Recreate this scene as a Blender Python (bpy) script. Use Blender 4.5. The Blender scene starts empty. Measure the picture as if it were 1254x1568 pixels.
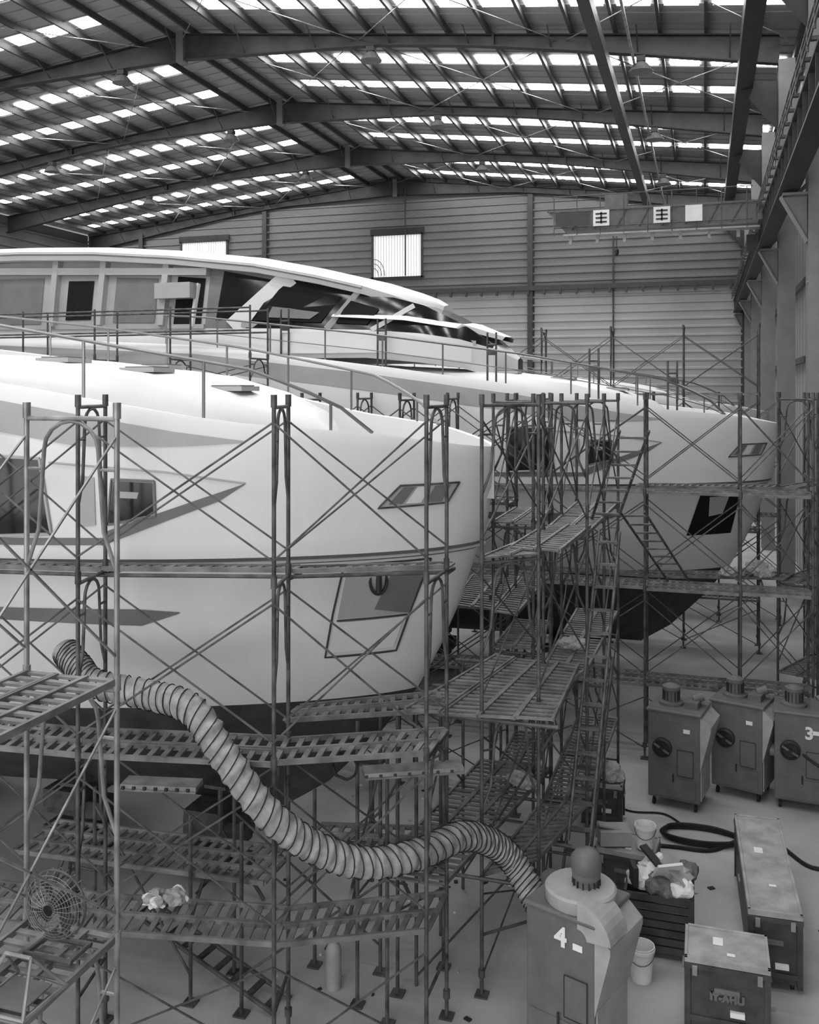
import bpy, bmesh, math, random
from mathutils import Vector, Matrix
random.seed(7)
sc = bpy.context.scene
sc.view_settings.view_transform = 'Standard'
COL = bpy.context.collection

# ------------------------------------------------------------------ materials
def mat(name, v, rough=0.6, metal=0.0, var=0.15, scale=3.0, bump=0.0, emit=0.0, spec=0.3, detail=4):
    m = bpy.data.materials.new(name); m.use_nodes = True
    nt = m.node_tree; b = nt.nodes['Principled BSDF']
    b.inputs['Roughness'].default_value = rough
    b.inputs['Metallic'].default_value = metal
    b.inputs['Specular IOR Level'].default_value = spec
    tc = nt.nodes.new('ShaderNodeTexCoord')
    no = nt.nodes.new('ShaderNodeTexNoise'); no.inputs['Scale'].default_value = scale
    no.inputs['Detail'].default_value = detail
    nt.links.new(tc.outputs['Object'], no.inputs['Vector'])
    cr = nt.nodes.new('ShaderNodeValToRGB')
    lo = v*(1-var); hi = min(1, v*(1+var))
    cr.color_ramp.elements[0].position = 0.3; cr.color_ramp.elements[1].position = 0.7
    cr.color_ramp.elements[0].color = (lo, lo, lo, 1); cr.color_ramp.elements[1].color = (hi, hi, hi, 1)
    nt.links.new(no.outputs['Fac'], cr.inputs['Fac'])
    nt.links.new(cr.outputs['Color'], b.inputs['Base Color'])
    if bump:
        bp = nt.nodes.new('ShaderNodeBump'); bp.inputs['Strength'].default_value = bump
        bp.inputs['Distance'].default_value = 0.02
        nt.links.new(no.outputs['Fac'], bp.inputs['Height']); nt.links.new(bp.outputs['Normal'], b.inputs['Normal'])
    if emit:
        b.inputs['Emission Color'].default_value = (1, 1, 1, 1)
        b.inputs['Emission Strength'].default_value = emit
    return m

M_hull = mat('hull_primer', 0.74, 0.42, var=0.04, scale=0.8)
M_hull2 = mat('hull_filler_and_shade', 0.40, 0.5, var=0.08, scale=1.5)  # grey of frames and fittings; also paints shade on groove band and aft deckhouse
M_groove = mat('hull_recess', 0.17, 0.5, var=0.1)
M_anti = mat('antifouling', 0.05, 0.6, var=0.3)
M_glass = mat('dark_glass', 0.012, 0.12, var=0.1, spec=0.4)
M_black = mat('black_opening', 0.008, 0.9, var=0.1)
M_deck = mat('deck_cover', 0.45, 0.7, var=0.12, scale=2, bump=0.3)
M_tube = mat('scaffold_steel', 0.085, 0.5, metal=0.2, var=0.5, scale=6)
M_tubeL = mat('galvanised_steel', 0.26, 0.4, metal=0.4, var=0.35, scale=5)
M_plank = mat('plank_steel', 0.17, 0.55, metal=0.2, var=0.45, scale=4)
M_chrome = mat('rail_steel', 0.25, 0.35, metal=0.6, var=0.1)
M_conc = mat('concrete', 0.40, 0.7, var=0.2, scale=0.9, bump=0.15, detail=9)
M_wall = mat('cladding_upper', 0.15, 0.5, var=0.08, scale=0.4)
M_wallL = mat('cladding_lower_lit', 0.34, 0.5, var=0.08, scale=0.4)  # lighter tone paints in the daylight falling on the lower wall
M_roof = mat('roof_sheet', 0.27, 0.5, var=0.06, scale=0.6)
M_beam = mat('painted_beam', 0.05, 0.5, var=0.15)
M_beamD = mat('dark_beam', 0.03, 0.5, var=0.2)
M_col = mat('column_paint', 0.24, 0.5, var=0.08)
M_sky = mat('skylight_panel', 0.8, 0.5, var=0.02, emit=19)
M_win = mat('window_sheet', 0.8, 0.5, var=0.02, emit=0.5)
M_mach = mat('machine_grey', 0.13, 0.45, var=0.15, scale=4)
M_machL = mat('machine_light', 0.34, 0.45, var=0.15, scale=4)
M_dark = mat('dark_parts', 0.03, 0.5, var=0.3)
M_white = mat('white_plastic', 0.75, 0.5, var=0.08)
M_crate = mat('crate_paint', 0.055, 0.5, var=0.35, scale=5)
M_crateT = mat('crate_lid', 0.32, 0.5, var=0.25, scale=5)
M_rubber = mat('rubber', 0.02, 0.6, var=0.2)
M_duct = mat('duct_fabric', 0.30, 0.5, var=0.3, scale=9, bump=0.5)
M_wood = mat('timber', 0.08, 0.8, var=0.4, scale=6)

# ------------------------------------------------------------------ mesh builder
class MB:
    def __init__(s): s.v = []; s.f = []; s.m = []; s.mats = []
    def mi(s, m):
        if m not in s.mats: s.mats.append(m)
        return s.mats.index(m)
    def add(s, vs, fs, m):
        o = len(s.v); k = s.mi(m)
        s.v += [tuple(p) for p in vs]
        for f in fs: s.f.append(tuple(i+o for i in f)); s.m.append(k)
    def box(s, c, size, m, rot=0.0, tilt=None):
        hx, hy, hz = [a/2 for a in size]; R = Matrix.Rotation(rot, 3, 'Z')
        if tilt: R = R @ Matrix.Rotation(tilt[1], 3, tilt[0])
        vs = [Vector(c) + R @ Vector((x*hx, y*hy, z*hz)) for z in (-1, 1) for y in (-1, 1) for x in (-1, 1)]
        s.add(vs, [(0,2,3,1),(4,5,7,6),(0,1,5,4),(2,6,7,3),(0,4,6,2),(1,3,7,5)], m)
    def bar(s, p, q, w, h, m):
        p = Vector(p); q = Vector(q); d = q-p
        if d.length < 1e-6: return
        d.normalize(); up = Vector((0, 0, 1))
        if abs(d.z) > 0.98: up = Vector((0, 1, 0))
        sd = d.cross(up).normalized(); up = sd.cross(d).normalized()
        vs = []
        for e in (p, q):
            for a, b in ((-1,-1),(1,-1),(1,1),(-1,1)): vs.append(e+sd*a*w/2+up*b*h/2)
        s.add(vs, [(0,1,2,3),(7,6,5,4),(0,4,5,1),(1,5,6,2),(2,6,7,3),(3,7,4,0)], m)
    def tube(s, p, q, r, m, n=7, r2=None):
        p = Vector(p); q = Vector(q); d = q-p
        if d.length < 1e-6: return
        if r2 is None: r2 = r
        d.normalize(); up = Vector((0, 0, 1)) if abs(d.z) < 0.9 else Vector((1, 0, 0))
        a = d.cross(up).normalized(); b = d.cross(a)
        vs = []
        for e, rr in ((p, r), (q, r2)):
            for i in range(n):
                t = 2*math.pi*i/n; vs.append(e+a*math.cos(t)*rr+b*math.sin(t)*rr)
        fs = [(i, (i+1) % n, n+(i+1) % n, n+i) for i in range(n)]
        fs += [tuple(range(n-1, -1, -1)), tuple(range(n, 2*n))]
        s.add(vs, fs, m)
    def path(s, pts, r, m, n=7, rfun=None):
        pts = [Vector(p) for p in pts]; vs = []; N = len(pts); prev = None
        for k, p in enumerate(pts):
            d = (pts[min(k+1, N-1)]-pts[max(k-1, 0)]).normalized()
            if prev is None:
                up = Vector((0, 0, 1)) if abs(d.z) < 0.9 else Vector((1, 0, 0)); a = d.cross(up).normalized()
            else: a = (prev-d*prev.dot(d)).normalized()
            prev = a; b = d.cross(a); rr = rfun(k) if rfun else r
            for i in range(n):
                t = 2*math.pi*i/n; vs.append(p+a*math.cos(t)*rr+b*math.sin(t)*rr)
        fs = []
        for k in range(N-1):
            for i in range(n): fs.append((k*n+i, k*n+(i+1) % n, (k+1)*n+(i+1) % n, (k+1)*n+i))
        fs += [tuple(range(n-1, -1, -1)), tuple(range((N-1)*n, N*n))]
        s.add(vs, fs, m)
    def grid(s, rows, m, mfun=None):
        nr = len(rows); nc = len(rows[0])
        vs = [p for r in rows for p in r]
        o = len(s.v); s.v += [tuple(p) for p in vs]
        for i in range(nr-1):
            for j in range(nc-1):
                mm = mfun(i, j) if mfun else m
                s.f.append((o+i*nc+j, o+i*nc+j+1, o+(i+1)*nc+j+1, o+(i+1)*nc+j)); s.m.append(s.mi(mm))
    def revolve(s, c, prof, m, n=20, axis='Z'):
        vs = []; c = Vector(c)
        for r, z in prof:
            for i in range(n):
                t = 2*math.pi*i/n; x, y = r*math.cos(t), r*math.sin(t)
                vs.append(c+(Vector((x, y, z)) if axis == 'Z' else Vector((x, z, y)) if axis == 'Y' else Vector((z, x, y))))
        fs = []
        for k in range(len(prof)-1):
            for i in range(n): fs.append((k*n+i, k*n+(i+1) % n, (k+1)*n+(i+1) % n, (k+1)*n+i))
        fs += [tuple(range(n)), tuple(range((len(prof)-1)*n, len(prof)*n))]
        s.add(vs, fs, m)
    def obj(s, name, parent=None, smooth=None, doubles=False, loc=None, rot=None, bevel=0, normals=True):
        me = bpy.data.meshes.new(name); me.from_pydata(s.v, [], s.f)
        for m in s.mats: me.materials.append(m)
        me.polygons.foreach_set('material_index', s.m)
        bm = bmesh.new(); bm.from_mesh(me)
        if doubles: bmesh.ops.remove_doubles(bm, verts=bm.verts, dist=1e-4)
        if normals: bmesh.ops.recalc_face_normals(bm, faces=bm.faces)
        bm.to_mesh(me); bm.free()
        if smooth:
            me.shade_smooth(); me.set_sharp_from_angle(angle=math.radians(smooth))
        o = bpy.data.objects.new(name, me); COL.objects.link(o)
        if parent: o.parent = parent
        if loc: o.location = loc
        if rot: o.rotation_euler = (0, 0, rot)
        if bevel:
            bv = o.modifiers.new('b', 'BEVEL'); bv.width = bevel; bv.segments = 2; bv.limit_method = 'ANGLE'
        return o
def empty(name, loc=(0, 0, 0)):
    e = bpy.data.objects.new(name, None); COL.objects.link(e); e.location = loc; e.empty_display_size = 0.2
    return e

# ------------------------------------------------------------------ camera
CH = 6.5
cd = bpy.data.cameras.new('camera'); cam = bpy.data.objects.new('camera', cd); COL.objects.link(cam)
cam.location = (0, 0, CH); cam.rotation_euler = (math.radians(90), 0, math.atan(0.311))
cd.sensor_fit = 'AUTO'; cd.sensor_width = 36; cd.lens = 1450/1568*36; cd.shift_y = -186/1568
cd.clip_end = 300; sc.camera = cam

# ------------------------------------------------------------------ building
XR, XL, YB, YF = 3.3, -43.0, 59.2, -10.0
RX, RZ, SL = -19.3, 20.6, 0.112
def roofz(x): return RZ-abs(x-RX)*SL
fl = MB(); fl.add([(XL, YF, 0), (XR, YF, 0), (XR, YB, 0), (XL, YB, 0)], [(0, 1, 2, 3)], M_conc); fl.obj('floor', normals=False)

wb = MB(); prof = []
z = 0.0
while z < 21:
    prof += [(0.0, z), (0.0, z+0.26), (-0.07, z+0.30), (-0.07, z+0.40), (0.0, z+0.44)]; z += 0.5
rows = [[(XL, YB+a, zz) for a, zz in prof], [(XR, YB+a, zz) for a, zz in prof]]
wb.grid(rows, M_wall, lambda i, j: M_wallL if prof[j][1] < 12.9 else M_wall)  # lower rows take the tone with daylight put into its colour
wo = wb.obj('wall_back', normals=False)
bm = bmesh.new(); bm.from_mesh(wo.data)
for sx in (-1, 1):
    bmesh.ops.bisect_plane(bm, geom=bm.verts[:]+bm.edges[:]+bm.faces[:], plane_co=(RX, YB, RZ), plane_no=(sx*SL, 0, 1), clear_outer=True)
bm.to_mesh(wo.data); bm.free()
w = MB()
for y0 in range(int(YF), int(YB), 1):
    w.box((XR+0.05, y0+0.5, 9.0), (0.06, 0.86, 18.0), M_col)
w.box((XR+0.12, (YF+YB)/2, 9.0), (0.05, YB-YF, 18.0), M_col)
w.obj('wall_right')
w = MB(); w.box((XL-0.1, (YF+YB)/2, 8.9), (0.1, YB-YF, 17.8), M_wall)
for k in range(29): w.box((XL, (YF+YB)/2, 0.6*k+0.3), (0.1, YB-YF, 0.12), M_wall)
w.obj('wall_left')

# roof
rf = MB()
for (xa, xb) in ((XL-0.2, RX), (RX, XR+0.3)):
    rf.add([(xa, YF, roofz(xa)), (xb, YF, roofz(xb)), (xb, YB+0.3, roofz(xb)), (xa, YB+0.3, roofz(xa))], [(0, 3, 2, 1)], M_roof)
y = YF
while y < YB:
    for (xa, xb) in ((XL, RX), (RX, XR)):
        rf.bar((xa, y, roofz(xa)-0.02), (xb, y, roofz(xb)-0.02), 0.05, 0.04, M_roof)
    y += 0.75
rf.obj('ceiling', normals=False)
FRAMES = [5.4, 14.4, 23.4, 32.4, 41.4, 50.4, 59.0]
sk = MB(); st = MB()
for sgn in (-1, 1):
    x = RX+sgn*0.5; last = None
    while XL < x < XR:
        st.bar((x, YF, roofz(x)-0.2), (x, YB, roofz(x)-0.2), 0.1, 0.24, M_beam)
        if last is not None and abs(x-RX) > 2.5:
            a, b = min(x, last)+0.21, max(x, last)-0.21
            for f in [-3.6]+FRAMES[:-1]:
                for off in (3.5, 6.8):
                    y = f+off
                    sk.add([(a, y-0.4, roofz(a)-0.045), (b, y-0.4, roofz(b)-0.045), (b, y+0.4, roofz(b)-0.045), (a, y+0.4, roofz(a)-0.045)], [(0, 3, 2, 1)], M_sky)
        last = x; x += sgn*1.45
sk.obj('roof_skylights', normals=False)
st.obj('roof_purlins')
def depth(x):
    t = abs(x-RX)/22.5
    return 1.3-0.6*min(1, t/0.35)+(0.6*max(0, (t-0.5)/0.5)**1.2)
ra = MB()
for f in FRAMES:
    N = 40; xs = [XL+0.3+(2.3-XL-0.3)*i/N for i in range(N+1)]+[RX]; xs.sort()
    for a, b in zip(xs[:-1], xs[1:]):
        za, zb = roofz(a)-depth(a), roofz(b)-depth(b)
        ra.add([(a, f, roofz(a)-0.3), (b, f, roofz(b)-0.3), (b, f, zb), (a, f, za)], [(0, 1, 2, 3)], M_beam)
        ra.bar((a, f, za), (b, f, zb), 0.30, 0.05, M_beamD)
        ra.bar((a, f, roofz(a)-0.34), (b, f, roofz(b)-0.34), 0.30, 0.04, M_beamD)
    ra.box((RX, f, RZ-0.85), (0.3, 0.40, 1.15), M_wall)
    for xx in (-31, -7): ra.box((xx, f, roofz(xx)-0.3-(depth(xx)-0.3)/2), (0.08, 0.34, depth(xx)-0.3), M_beamD)
    sx = RX-20.5
    while sx < 2:
        zb = roofz(sx)-depth(sx)
        for s in (-1, 1): ra.tube((sx, f, zb+0.03), (sx, f+s*0.9, roofz(sx)-0.3), 0.025, M_beam, 5)
        sx += 2.9
for a, b in zip(FRAMES[2:-1], FRAMES[3:]):
    for x0 in (-36, -28, -19.3, -12, -4.5):
        x1 = x0+7.2
        if x1 > 2.8 or (x0 < RX < x1): continue
        ra.tube((x0, a, roofz(x0)-0.5), (x1, b, roofz(x1)-0.5), 0.02, M_tubeL, 5)
        ra.tube((x1, a, roofz(x1)-0.5), (x0, b, roofz(x0)-0.5), 0.02, M_tubeL, 5)
ra.obj('roof_rafters')
lb = MB()
lb.bar((-3.1, YF, 17.15), (-3.1, YB-0.3, 17.15), 0.34, 0.42, M_beam)
lb.bar((1.25, YF, 16.5), (1.25, YB-0.3, 16.5), 0.5, 0.55, M_beamD)
lb.bar((-2.2, YF, 17.3), (-2.2, YB-0.3, 17.3), 0.08, 0.08, M_tubeL)
lb.obj('roof_longitudinal_beams')

for f in FRAMES[3:6]:
    for x in (-32.2, -21.9, -11.5, -2.0):
        m = MB(); zt = roofz(x)-depth(x)
        m.tube((0, 0, 0), (0, 0, -0.12), 0.03, M_dark); m.box((0, 0, -0.2), (0.3, 0.3, 0.18), M_dark)
        m.revolve((0, 0, -0.3), [(0.14, 0), (0.24, -0.08), (0.4, -0.3), (0.4, -0.32), (0.05, -0.28)], M_mach, 16)
        m.obj('high_bay_lamp', loc=(x, f-0.1, zt+0.02))

# columns
cl = MB()
for f in FRAMES[2:]:
    for s in (-1, 1): cl.box((2.5, f+s*0.28, 8.5), (0.5, 0.03, 17.0), M_col)
    cl.box((2.5, f, 8.5), (0.03, 0.55, 17.0), M_col)
    for zz in (3, 6, 9, 12, 15): cl.box((2.5, f, zz), (0.46, 0.55, 0.03), M_col)
    cl.box((2.1, f, 11.0), (0.75, 0.3, 0.06), M_col)
    cl.add([(2.25, f, 9.9), (1.65, f, 10.95), (2.25, f, 10.95)], [(0, 1, 2)], M_col)
    cl.bar((2.25, f, 9.9), (1.68, f, 10.95), 0.3, 0.04, M_col)
    cl.add([(2.25, f, 14.8), (1.0, f, 16.4), (2.25, f, 16.4)], [(0, 1, 2)], M_beam)
for a, b in zip(FRAMES[2:-1], FRAMES[3:]):
    cl.bar((2.9, a, 13.2), (2.9, b, 13.2), 0.2, 0.2, M_beam)
    for yy in (a+3, a+6): cl.bar((2.0, yy, 11.6), (3.1, yy, 12.7), 0.1, 0.1, M_beam)
    for zz in (7.5, 10): cl.bar((3.1, a, zz), (3.1, b, zz), 0.12, 0.2, M_beam)
cl.obj('steel_columns_right')
cl = MB()
for x in (-38.4, -28.7, -10.4, 2.3):
    cl.box((x, YB-0.35, roofz(x)/2-0.3), (0.32, 0.03, roofz(x)-1), M_beam)
    cl.box((x, YB-0.2, roofz(x)/2-0.3), (0.03, 0.3, roofz(x)-1), M_beam)
    cl.box((x, YB-0.05, roofz(x)/2-0.3), (0.45, 0.03, roofz(x)-1), M_beam)
cl.bar((-21, YB-0.3, 12.9), (2.4, YB-0.3, 12.9), 0.25, 0.3, M_beam)
for i in range(24): cl.box((-20.5+i, YB-0.45, 12.65), (0.12, 0.2, 0.35), M_beam)
cl.tube((-18.6, YB-0.3, 14), (-18.6, YB-0.3, 20), 0.05, M_beam)
cl.tube((-5.3, YB-0.2, 6), (-5.3, YB-0.2, 18.2), 0.05, M_beam)
cl.obj('wall_columns_back')

def window(name, x0, x1, z0, z1):
    m = MB(); y = YB-0.14
    m.box(((x0+x1)/2, y, (z0+z1)/2), (x1-x0, 0.04, z1-z0), M_win)
    n = int((x1-x0)/0.18)
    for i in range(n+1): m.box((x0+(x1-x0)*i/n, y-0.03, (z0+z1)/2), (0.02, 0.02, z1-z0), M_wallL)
    for zz, hh in ((z0, 0.12), (z1+0.2, 0.45)): m.box(((x0+x1)/2, y-0.06, zz), (x1-x0+0.3, 0.12, hh), M_beamD)
    for xx in (x0, x1): m.box((xx, y-0.06, (z0+z1)/2), (0.14, 0.12, z1-z0+0.1), M_beam)
    if z1 < 17:
        for k in range(3): m.path([(x0+0.1+(0.3+0.22*k)*math.cos(t*math.pi/16), y-0.08, z0+0.15+(0.5+0.3*k)*math.sin(t*math.pi/16)) for t in range(9)], 0.03, M_col, 5)
    m.obj(name)
window('window_1', -20.9, -17.5, 13.9, 16.7)
window('window_2', -35.2, -31.6, 14.8, 16.9)

# crane runway + guard
rw = MB()
RW = 1.85; rz = 11.05
rw.box((RW, 24, rz+0.75), (0.42, 70, 0.05), M_beam); rw.box((RW, 24, rz+0.05), (0.42, 70, 0.05), M_beamD)
rw.box((RW, 24, rz+0.4), (0.03, 70, 0.7), M_beam); rw.box((RW, 24, rz+0.83), (0.08, 70, 0.12), M_tube)
y = 6
while y < 59:
    rw.box((RW, y, rz+0.4), (0.38, 0.02, 0.68), M_beam)
    rw.tube((RW-0.3, y, rz+0.75), (RW-0.3, y, rz+1.15), 0.02, M_tube, 5)
    rw.box((RW-0.22, y, rz+0.95), (0.16, 0.1, 0.06), M_tube)
    y += 1.0
for dz in (0.85, 1.0, 1.15): rw.tube((RW-0.3, 5, rz+dz), (RW-0.3, 58.8, rz+dz), 0.018, M_tube, 5)
rw.box((2.3, 24, rz+1.9), (0.35, 70, 0.1), M_beam)
rw.obj('crane_runway_beam')

cr = empty('bridge_crane', (0, 31, -0.25))
m = MB()
m.add([(-4.9, 0, 12.6), (1.6, 0, 12.6), (1.6, 0, 11.95), (-4.3, 0, 11.95)], [(0, 1, 2, 3)], M_mach)
m.add([(-4.9, 0.5, 12.6), (1.6, 0.5, 12.6), (1.6, 0.5, 11.95), (-4.3, 0.5, 11.95)], [(0, 1, 2, 3)], M_mach)
m.bar((-4.9, 0.25, 12.6), (1.6, 0.25, 12.6), 0.6, 0.05, M_mach); m.bar((-4.3, 0.25, 11.93), (1.6, 0.25, 11.93), 0.6, 0.05, M_mach)
m.bar((-4.9, 0.25, 12.6), (-4.3, 0.25, 11.93), 0.6, 0.05, M_mach)
for i in range(8): m.bar((-4.1+i*0.7, -0.02, 11.95), (-3.75+i*0.7, -0.02, 12.6), 0.03, 0.04, M_tube)
m.box((-4.0, -0.63, 12.2), (1.1, 0.02, 0.42), M_beam)
m.bar((-4.3, -0.35, 11.72), (1.6, -0.35, 11.72), 0.5, 0.05, M_machL)
for dz in (0, 0.5, 1.0): m.tube((-4.6, -0.6, 11.95+dz), (1.4, -0.6, 11.95+dz), 0.018, M_tube, 5)
for i in range(9): m.tube((-4.6+i*0.73, -0.6, 11.7), (-4.6+i*0.73, -0.6, 12.95), 0.018, M_tube, 5)
for i in range(7): m.box((-4.1+i*0.85, -0.35, 11.58), (0.1, 0.12, 0.26), M_machL)
m.box((1.72, 0.2, 12.1), (0.35, 2.4, 0.5), M_mach); m.box((-2.7, 0.2, 12.85), (0.7, 0.5, 0.45), M_mach)
m.box((1.4, 0, 11.3), (0.3, 0.2, 0.5), M_dark)
m.tube((-2.7, 0.25, 11.9), (-2.7, 0.25, 11.3), 0.012, M_tube, 5)
m.revolve((-2.7, 0.25, 11.2), [(0.02, 0.15), (0.07, 0.1), (0.07, -0.02), (0.03, -0.1)], M_dark, 10)
m.obj('girder', parent=cr)
m = MB()
for x, ww in ((-3.1, 0.5), (-1.25, 0.5), (-0.3, 0.5)):
    m.box((x, -0.66, 12.2), (ww, 0.03, 0.5), M_white)
    if x < -0.5:
        for dz in (-0.13, 0.0, 0.13): m.box((x, -0.68, 12.2+dz), (ww*0.7, 0.02, 0.05), M_dark)
        m.box((x, -0.68, 12.2), (0.05, 0.02, 0.36), M_dark)
m.obj('sign_boards', parent=cr)

# ------------------------------------------------------------------ yachts
def interp(tab, x):
    if x <= tab[0][0]: return tab[0][1]
    for (a, b), (c, d) in zip(tab[:-1], tab[1:]):
        if x <= c:
            t = (x-a)/(c-a); return b+(d-b)*t
    return tab[-1][1]
ZS = [(0, 5.78), (1, 5.98), (2.6, 6.14), (4, 6.4), (5, 6.58), (8, 7.0), (12, 7.45), (17, 7.7), (40, 7.7)]
def zs(x): return interp(ZS, x)
LV = [
    (lambda x: zs(x), 0.0, 1.0, 0.60, 9.0),
    (lambda x: zs(x)-0.12, 0.0, 1.012, 0.60, 9.0),
    (lambda x: 4.65+(zs(x)-4.65)*0.62, 0.02, 1.015, 0.60, 9.0),
    (lambda x: 4.65+(zs(x)-4.65)*0.25, 0.08, 1.01, 0.61, 9.0),
    (lambda x: 4.66, 0.13, 1.0, 0.61, 9.0),
    (lambda x: 4.56, 0.20, 0.965, 0.62, 9.0),
    (lambda x: 3.9, 0.42, 0.925, 0.65, 9.2),
    (lambda x: 3.3, 0.68, 0.88, 0.70, 9.6),
    (lambda x: 2.75, 0.98, 0.82, 0.77, 10),
    (lambda x: 2.1, 1.5, 0.70, 0.82, 10.5),
    (lambda x: 1.4, 2.2, 0.46, 0.9, 11),
    (lambda x: 1.02, 2.8, 0.10, 1.0, 12)]
LH = 20.0
def hbs(l, s):
    _, off, k, e, L = LV[l]; t = max(0.0, min(s/L, 1)); return 3.25*k*(1-(1-t)**2.4)**e
def hbx(l, x):
    off = LV[l][1]; return hbs(l, (x-off)*LH/(LH-off))
def surf(x, z):
    for l in range(len(LV)-1):
        za, zb = LV[l][0](x), LV[l+1][0](x)
        if zb <= z <= za+1e-6:
            t = (za-z)/(za-zb); return hbx(l, x)*(1-t)+hbx(l+1, x)*t
    return hbx(0, x)
def surfo(x, z, o):
    e = 0.03; y = surf(x, z)
    dx = (surf(x+e, z)-surf(x-e, z))/(2*e); dz = (surf(x, z+e)-surf(x, z-e))/(2*e)
    n = Vector((-dx, 1, -dz)).normalized(); return Vector((x, y, z))+n*o

def yacht(name, bx, by, LEN=20.0, house=True, near=False):
    root = empty(name, (bx, by, 0))
    def P(x, y, z): return (-x, -y, z)
    S = [0, .03, .08, .15, .25, .4, .6, .85, 1.15, 1.5, 1.9, 2.4, 3, 3.7, 4.5, 5.4, 6.4, 7.5, 9, 10.5, 12, 14, 16, 18, 20]
    S = [s for s in S if s <= LEN]
    h = MB()
    for sg in (1, -1):
        rows = []
        for s in S:
            row = []; z0 = zs(s); b = hbs(0, s)
            dz = 0.62
            row.append(P(s, 0, z0-dz+0.04)); row.append(P(s, sg*max(0, b-0.16), z0-dz))
            row.append(P(s, sg*max(0, b-0.14), z0+0.02)); row.append(P(s, sg*max(0, b-0.02), z0+0.03))
            for l, (zf, off, k, e, L) in enumerate(LV):
                x = off+s*(LH-off)/LH
                row.append(P(x, sg*hbs(l, s), zf(x)))
            row.append(P(2.8+s*(LH-2.8)/LH, 0, 1.0))
            rows.append(row)
        h.grid(rows, M_hull, lambda i, j: M_deck if j == 0 else (M_anti if j >= 12 else (M_groove if j == 8 else M_hull)))
        h.add(rows[-1], [tuple(range(len(rows[-1])))], M_hull)
    h.obj('hull', parent=root, smooth=28, doubles=True)
    d = MB()
    def patch(c4, o, m, n=8, nx=None):
        nx = nx or n
        for sg in (1, -1):
            rows = []
            for i in range(nx+1):
                r = []
                for j in range(n+1):
                    a, b = i/nx, j/n
                    x = (c4[0][0]*(1-a)+c4[1][0]*a)*(1-b)+(c4[3][0]*(1-a)+c4[2][0]*a)*b
                    zz = (c4[0][1]*(1-a)+c4[1][1]*a)*(1-b)+(c4[3][1]*(1-a)+c4[2][1]*a)*b
                    p = surfo(x, zz, o); r.append(P(p.x, sg*p.y, p.z))
                rows.append(r)
            d.grid(rows, m)
    def outline(pts, o, r, m, closed=True, n=8):
        for sg in (1, -1):
            Q = pts+[pts[0]] if closed else pts
            L = []
            for (x0, z0), (x1, z1) in zip(Q[:-1], Q[1:]):
                for i in range(n):
                    t = i/n; p = surfo(x0+(x1-x0)*t, z0+(z1-z0)*t, o); L.append(P(p.x, sg*p.y, p.z))
            p = surfo(Q[-1][0], Q[-1][1], o); L.append(P(p.x, sg*p.y, p.z))
            d.path(L, r, m, 5)
    xs_ = [2.3, 3.0, 4.0, 5.0, 6.5, 8, 10, 12, 14, 17, 19.5]
    xs_ = [x for x in xs_ if x < LEN-.4]
    for a, b in zip(xs_[:-1], xs_[1:]):
        ta, tb = min(1, (a-2.3)/1.6), min(1, (b-2.3)/1.6)
        patch([(a, zs(a)-0.16), (b, zs(b)-0.16), (b, zs(b)-0.18-0.32*tb), (a, zs(a)-0.18-0.32*ta)], 0.008, M_hull2, 4, 6)  # grey patch painting the shade of the bulwark groove
    patch([(2.28, 5.49), (3.75, 4.96), (3.75, 4.82), (2.55, 5.30)], 0.007, M_groove, 6, 12)
    outline([(2.30, 5.49), (3.1, 5.62), (4.3, 5.72)], 0.004, 0.012, M_hull2, closed=False)
    patch([(3.75, 4.90), (7.0, 4.88), (7.0, 4.80), (3.75, 4.82)], 0.007, M_groove, 3, 16)
    patch([(3.22, 5.50), (3.62, 5.52), (3.68, 5.06), (3.22, 5.16)], 0.012, M_glass)
    outline([(3.20, 5.52), (3.64, 5.54), (3.70, 5.04), (3.20, 5.14)], 0.010, 0.014, M_groove)
    patch([(3.36, 5.40), (3.56, 5.41), (3.58, 5.34), (3.38, 5.33)], 0.016, M_hull2, 2)
    patch([(3.82, 5.56), (3.98, 5.58), (3.98, 5.02), (3.82, 5.04)], 0.012, M_hull2)
    patch([(4.42, 5.74), (5.2, 5.78), (5.2, 4.92), (4.32, 4.96)], 0.012, M_glass)
    outline([(4.40, 5.76), (5.2, 5.80), (5.2, 4.90), (4.30, 4.94)], 0.012, 0.02, M_hull2)
    for x0 in (7.5, 9.4, 12.0, 14.5):
        if x0+1.2 < LEN: patch([(x0, 5.75), (x0+1.1, 5.78), (x0+1.2, 5.05), (x0-0.1, 5.05)], 0.012, M_glass)
    patch([(3.12, 4.02), (3.55, 4.06), (3.55, 3.86), (3.14, 4.0)], 0.008, M_groove)
    patch([(3.55, 4.06), (7.0, 4.08), (7.0, 4.0), (3.55, 3.86)], 0.008, M_groove, 4, 14)
    fq = [(0.28, 5.42), (0.82, 5.42), (1.04, 5.17), (0.40, 5.19)]
    patch(fq, 0.008, M_hull2); outline(fq, 0.012, 0.012, M_tube)
    patch([(0.36, 5.40), (0.50, 5.40), (0.60, 5.21), (0.45, 5.21)], 0.014, M_groove)
    patch([(0.54, 5.40), (0.66, 5.40), (0.78, 5.21), (0.64, 5.21)], 0.014, M_hull)
    patch([(0.68, 5.40), (0.79, 5.40), (0.94, 5.21), (0.81, 5.21)], 0.014, M_groove)
    ap = [(0.60, 4.52), (1.42, 4.52), (1.78, 3.36), (1.08, 3.36)]
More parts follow.
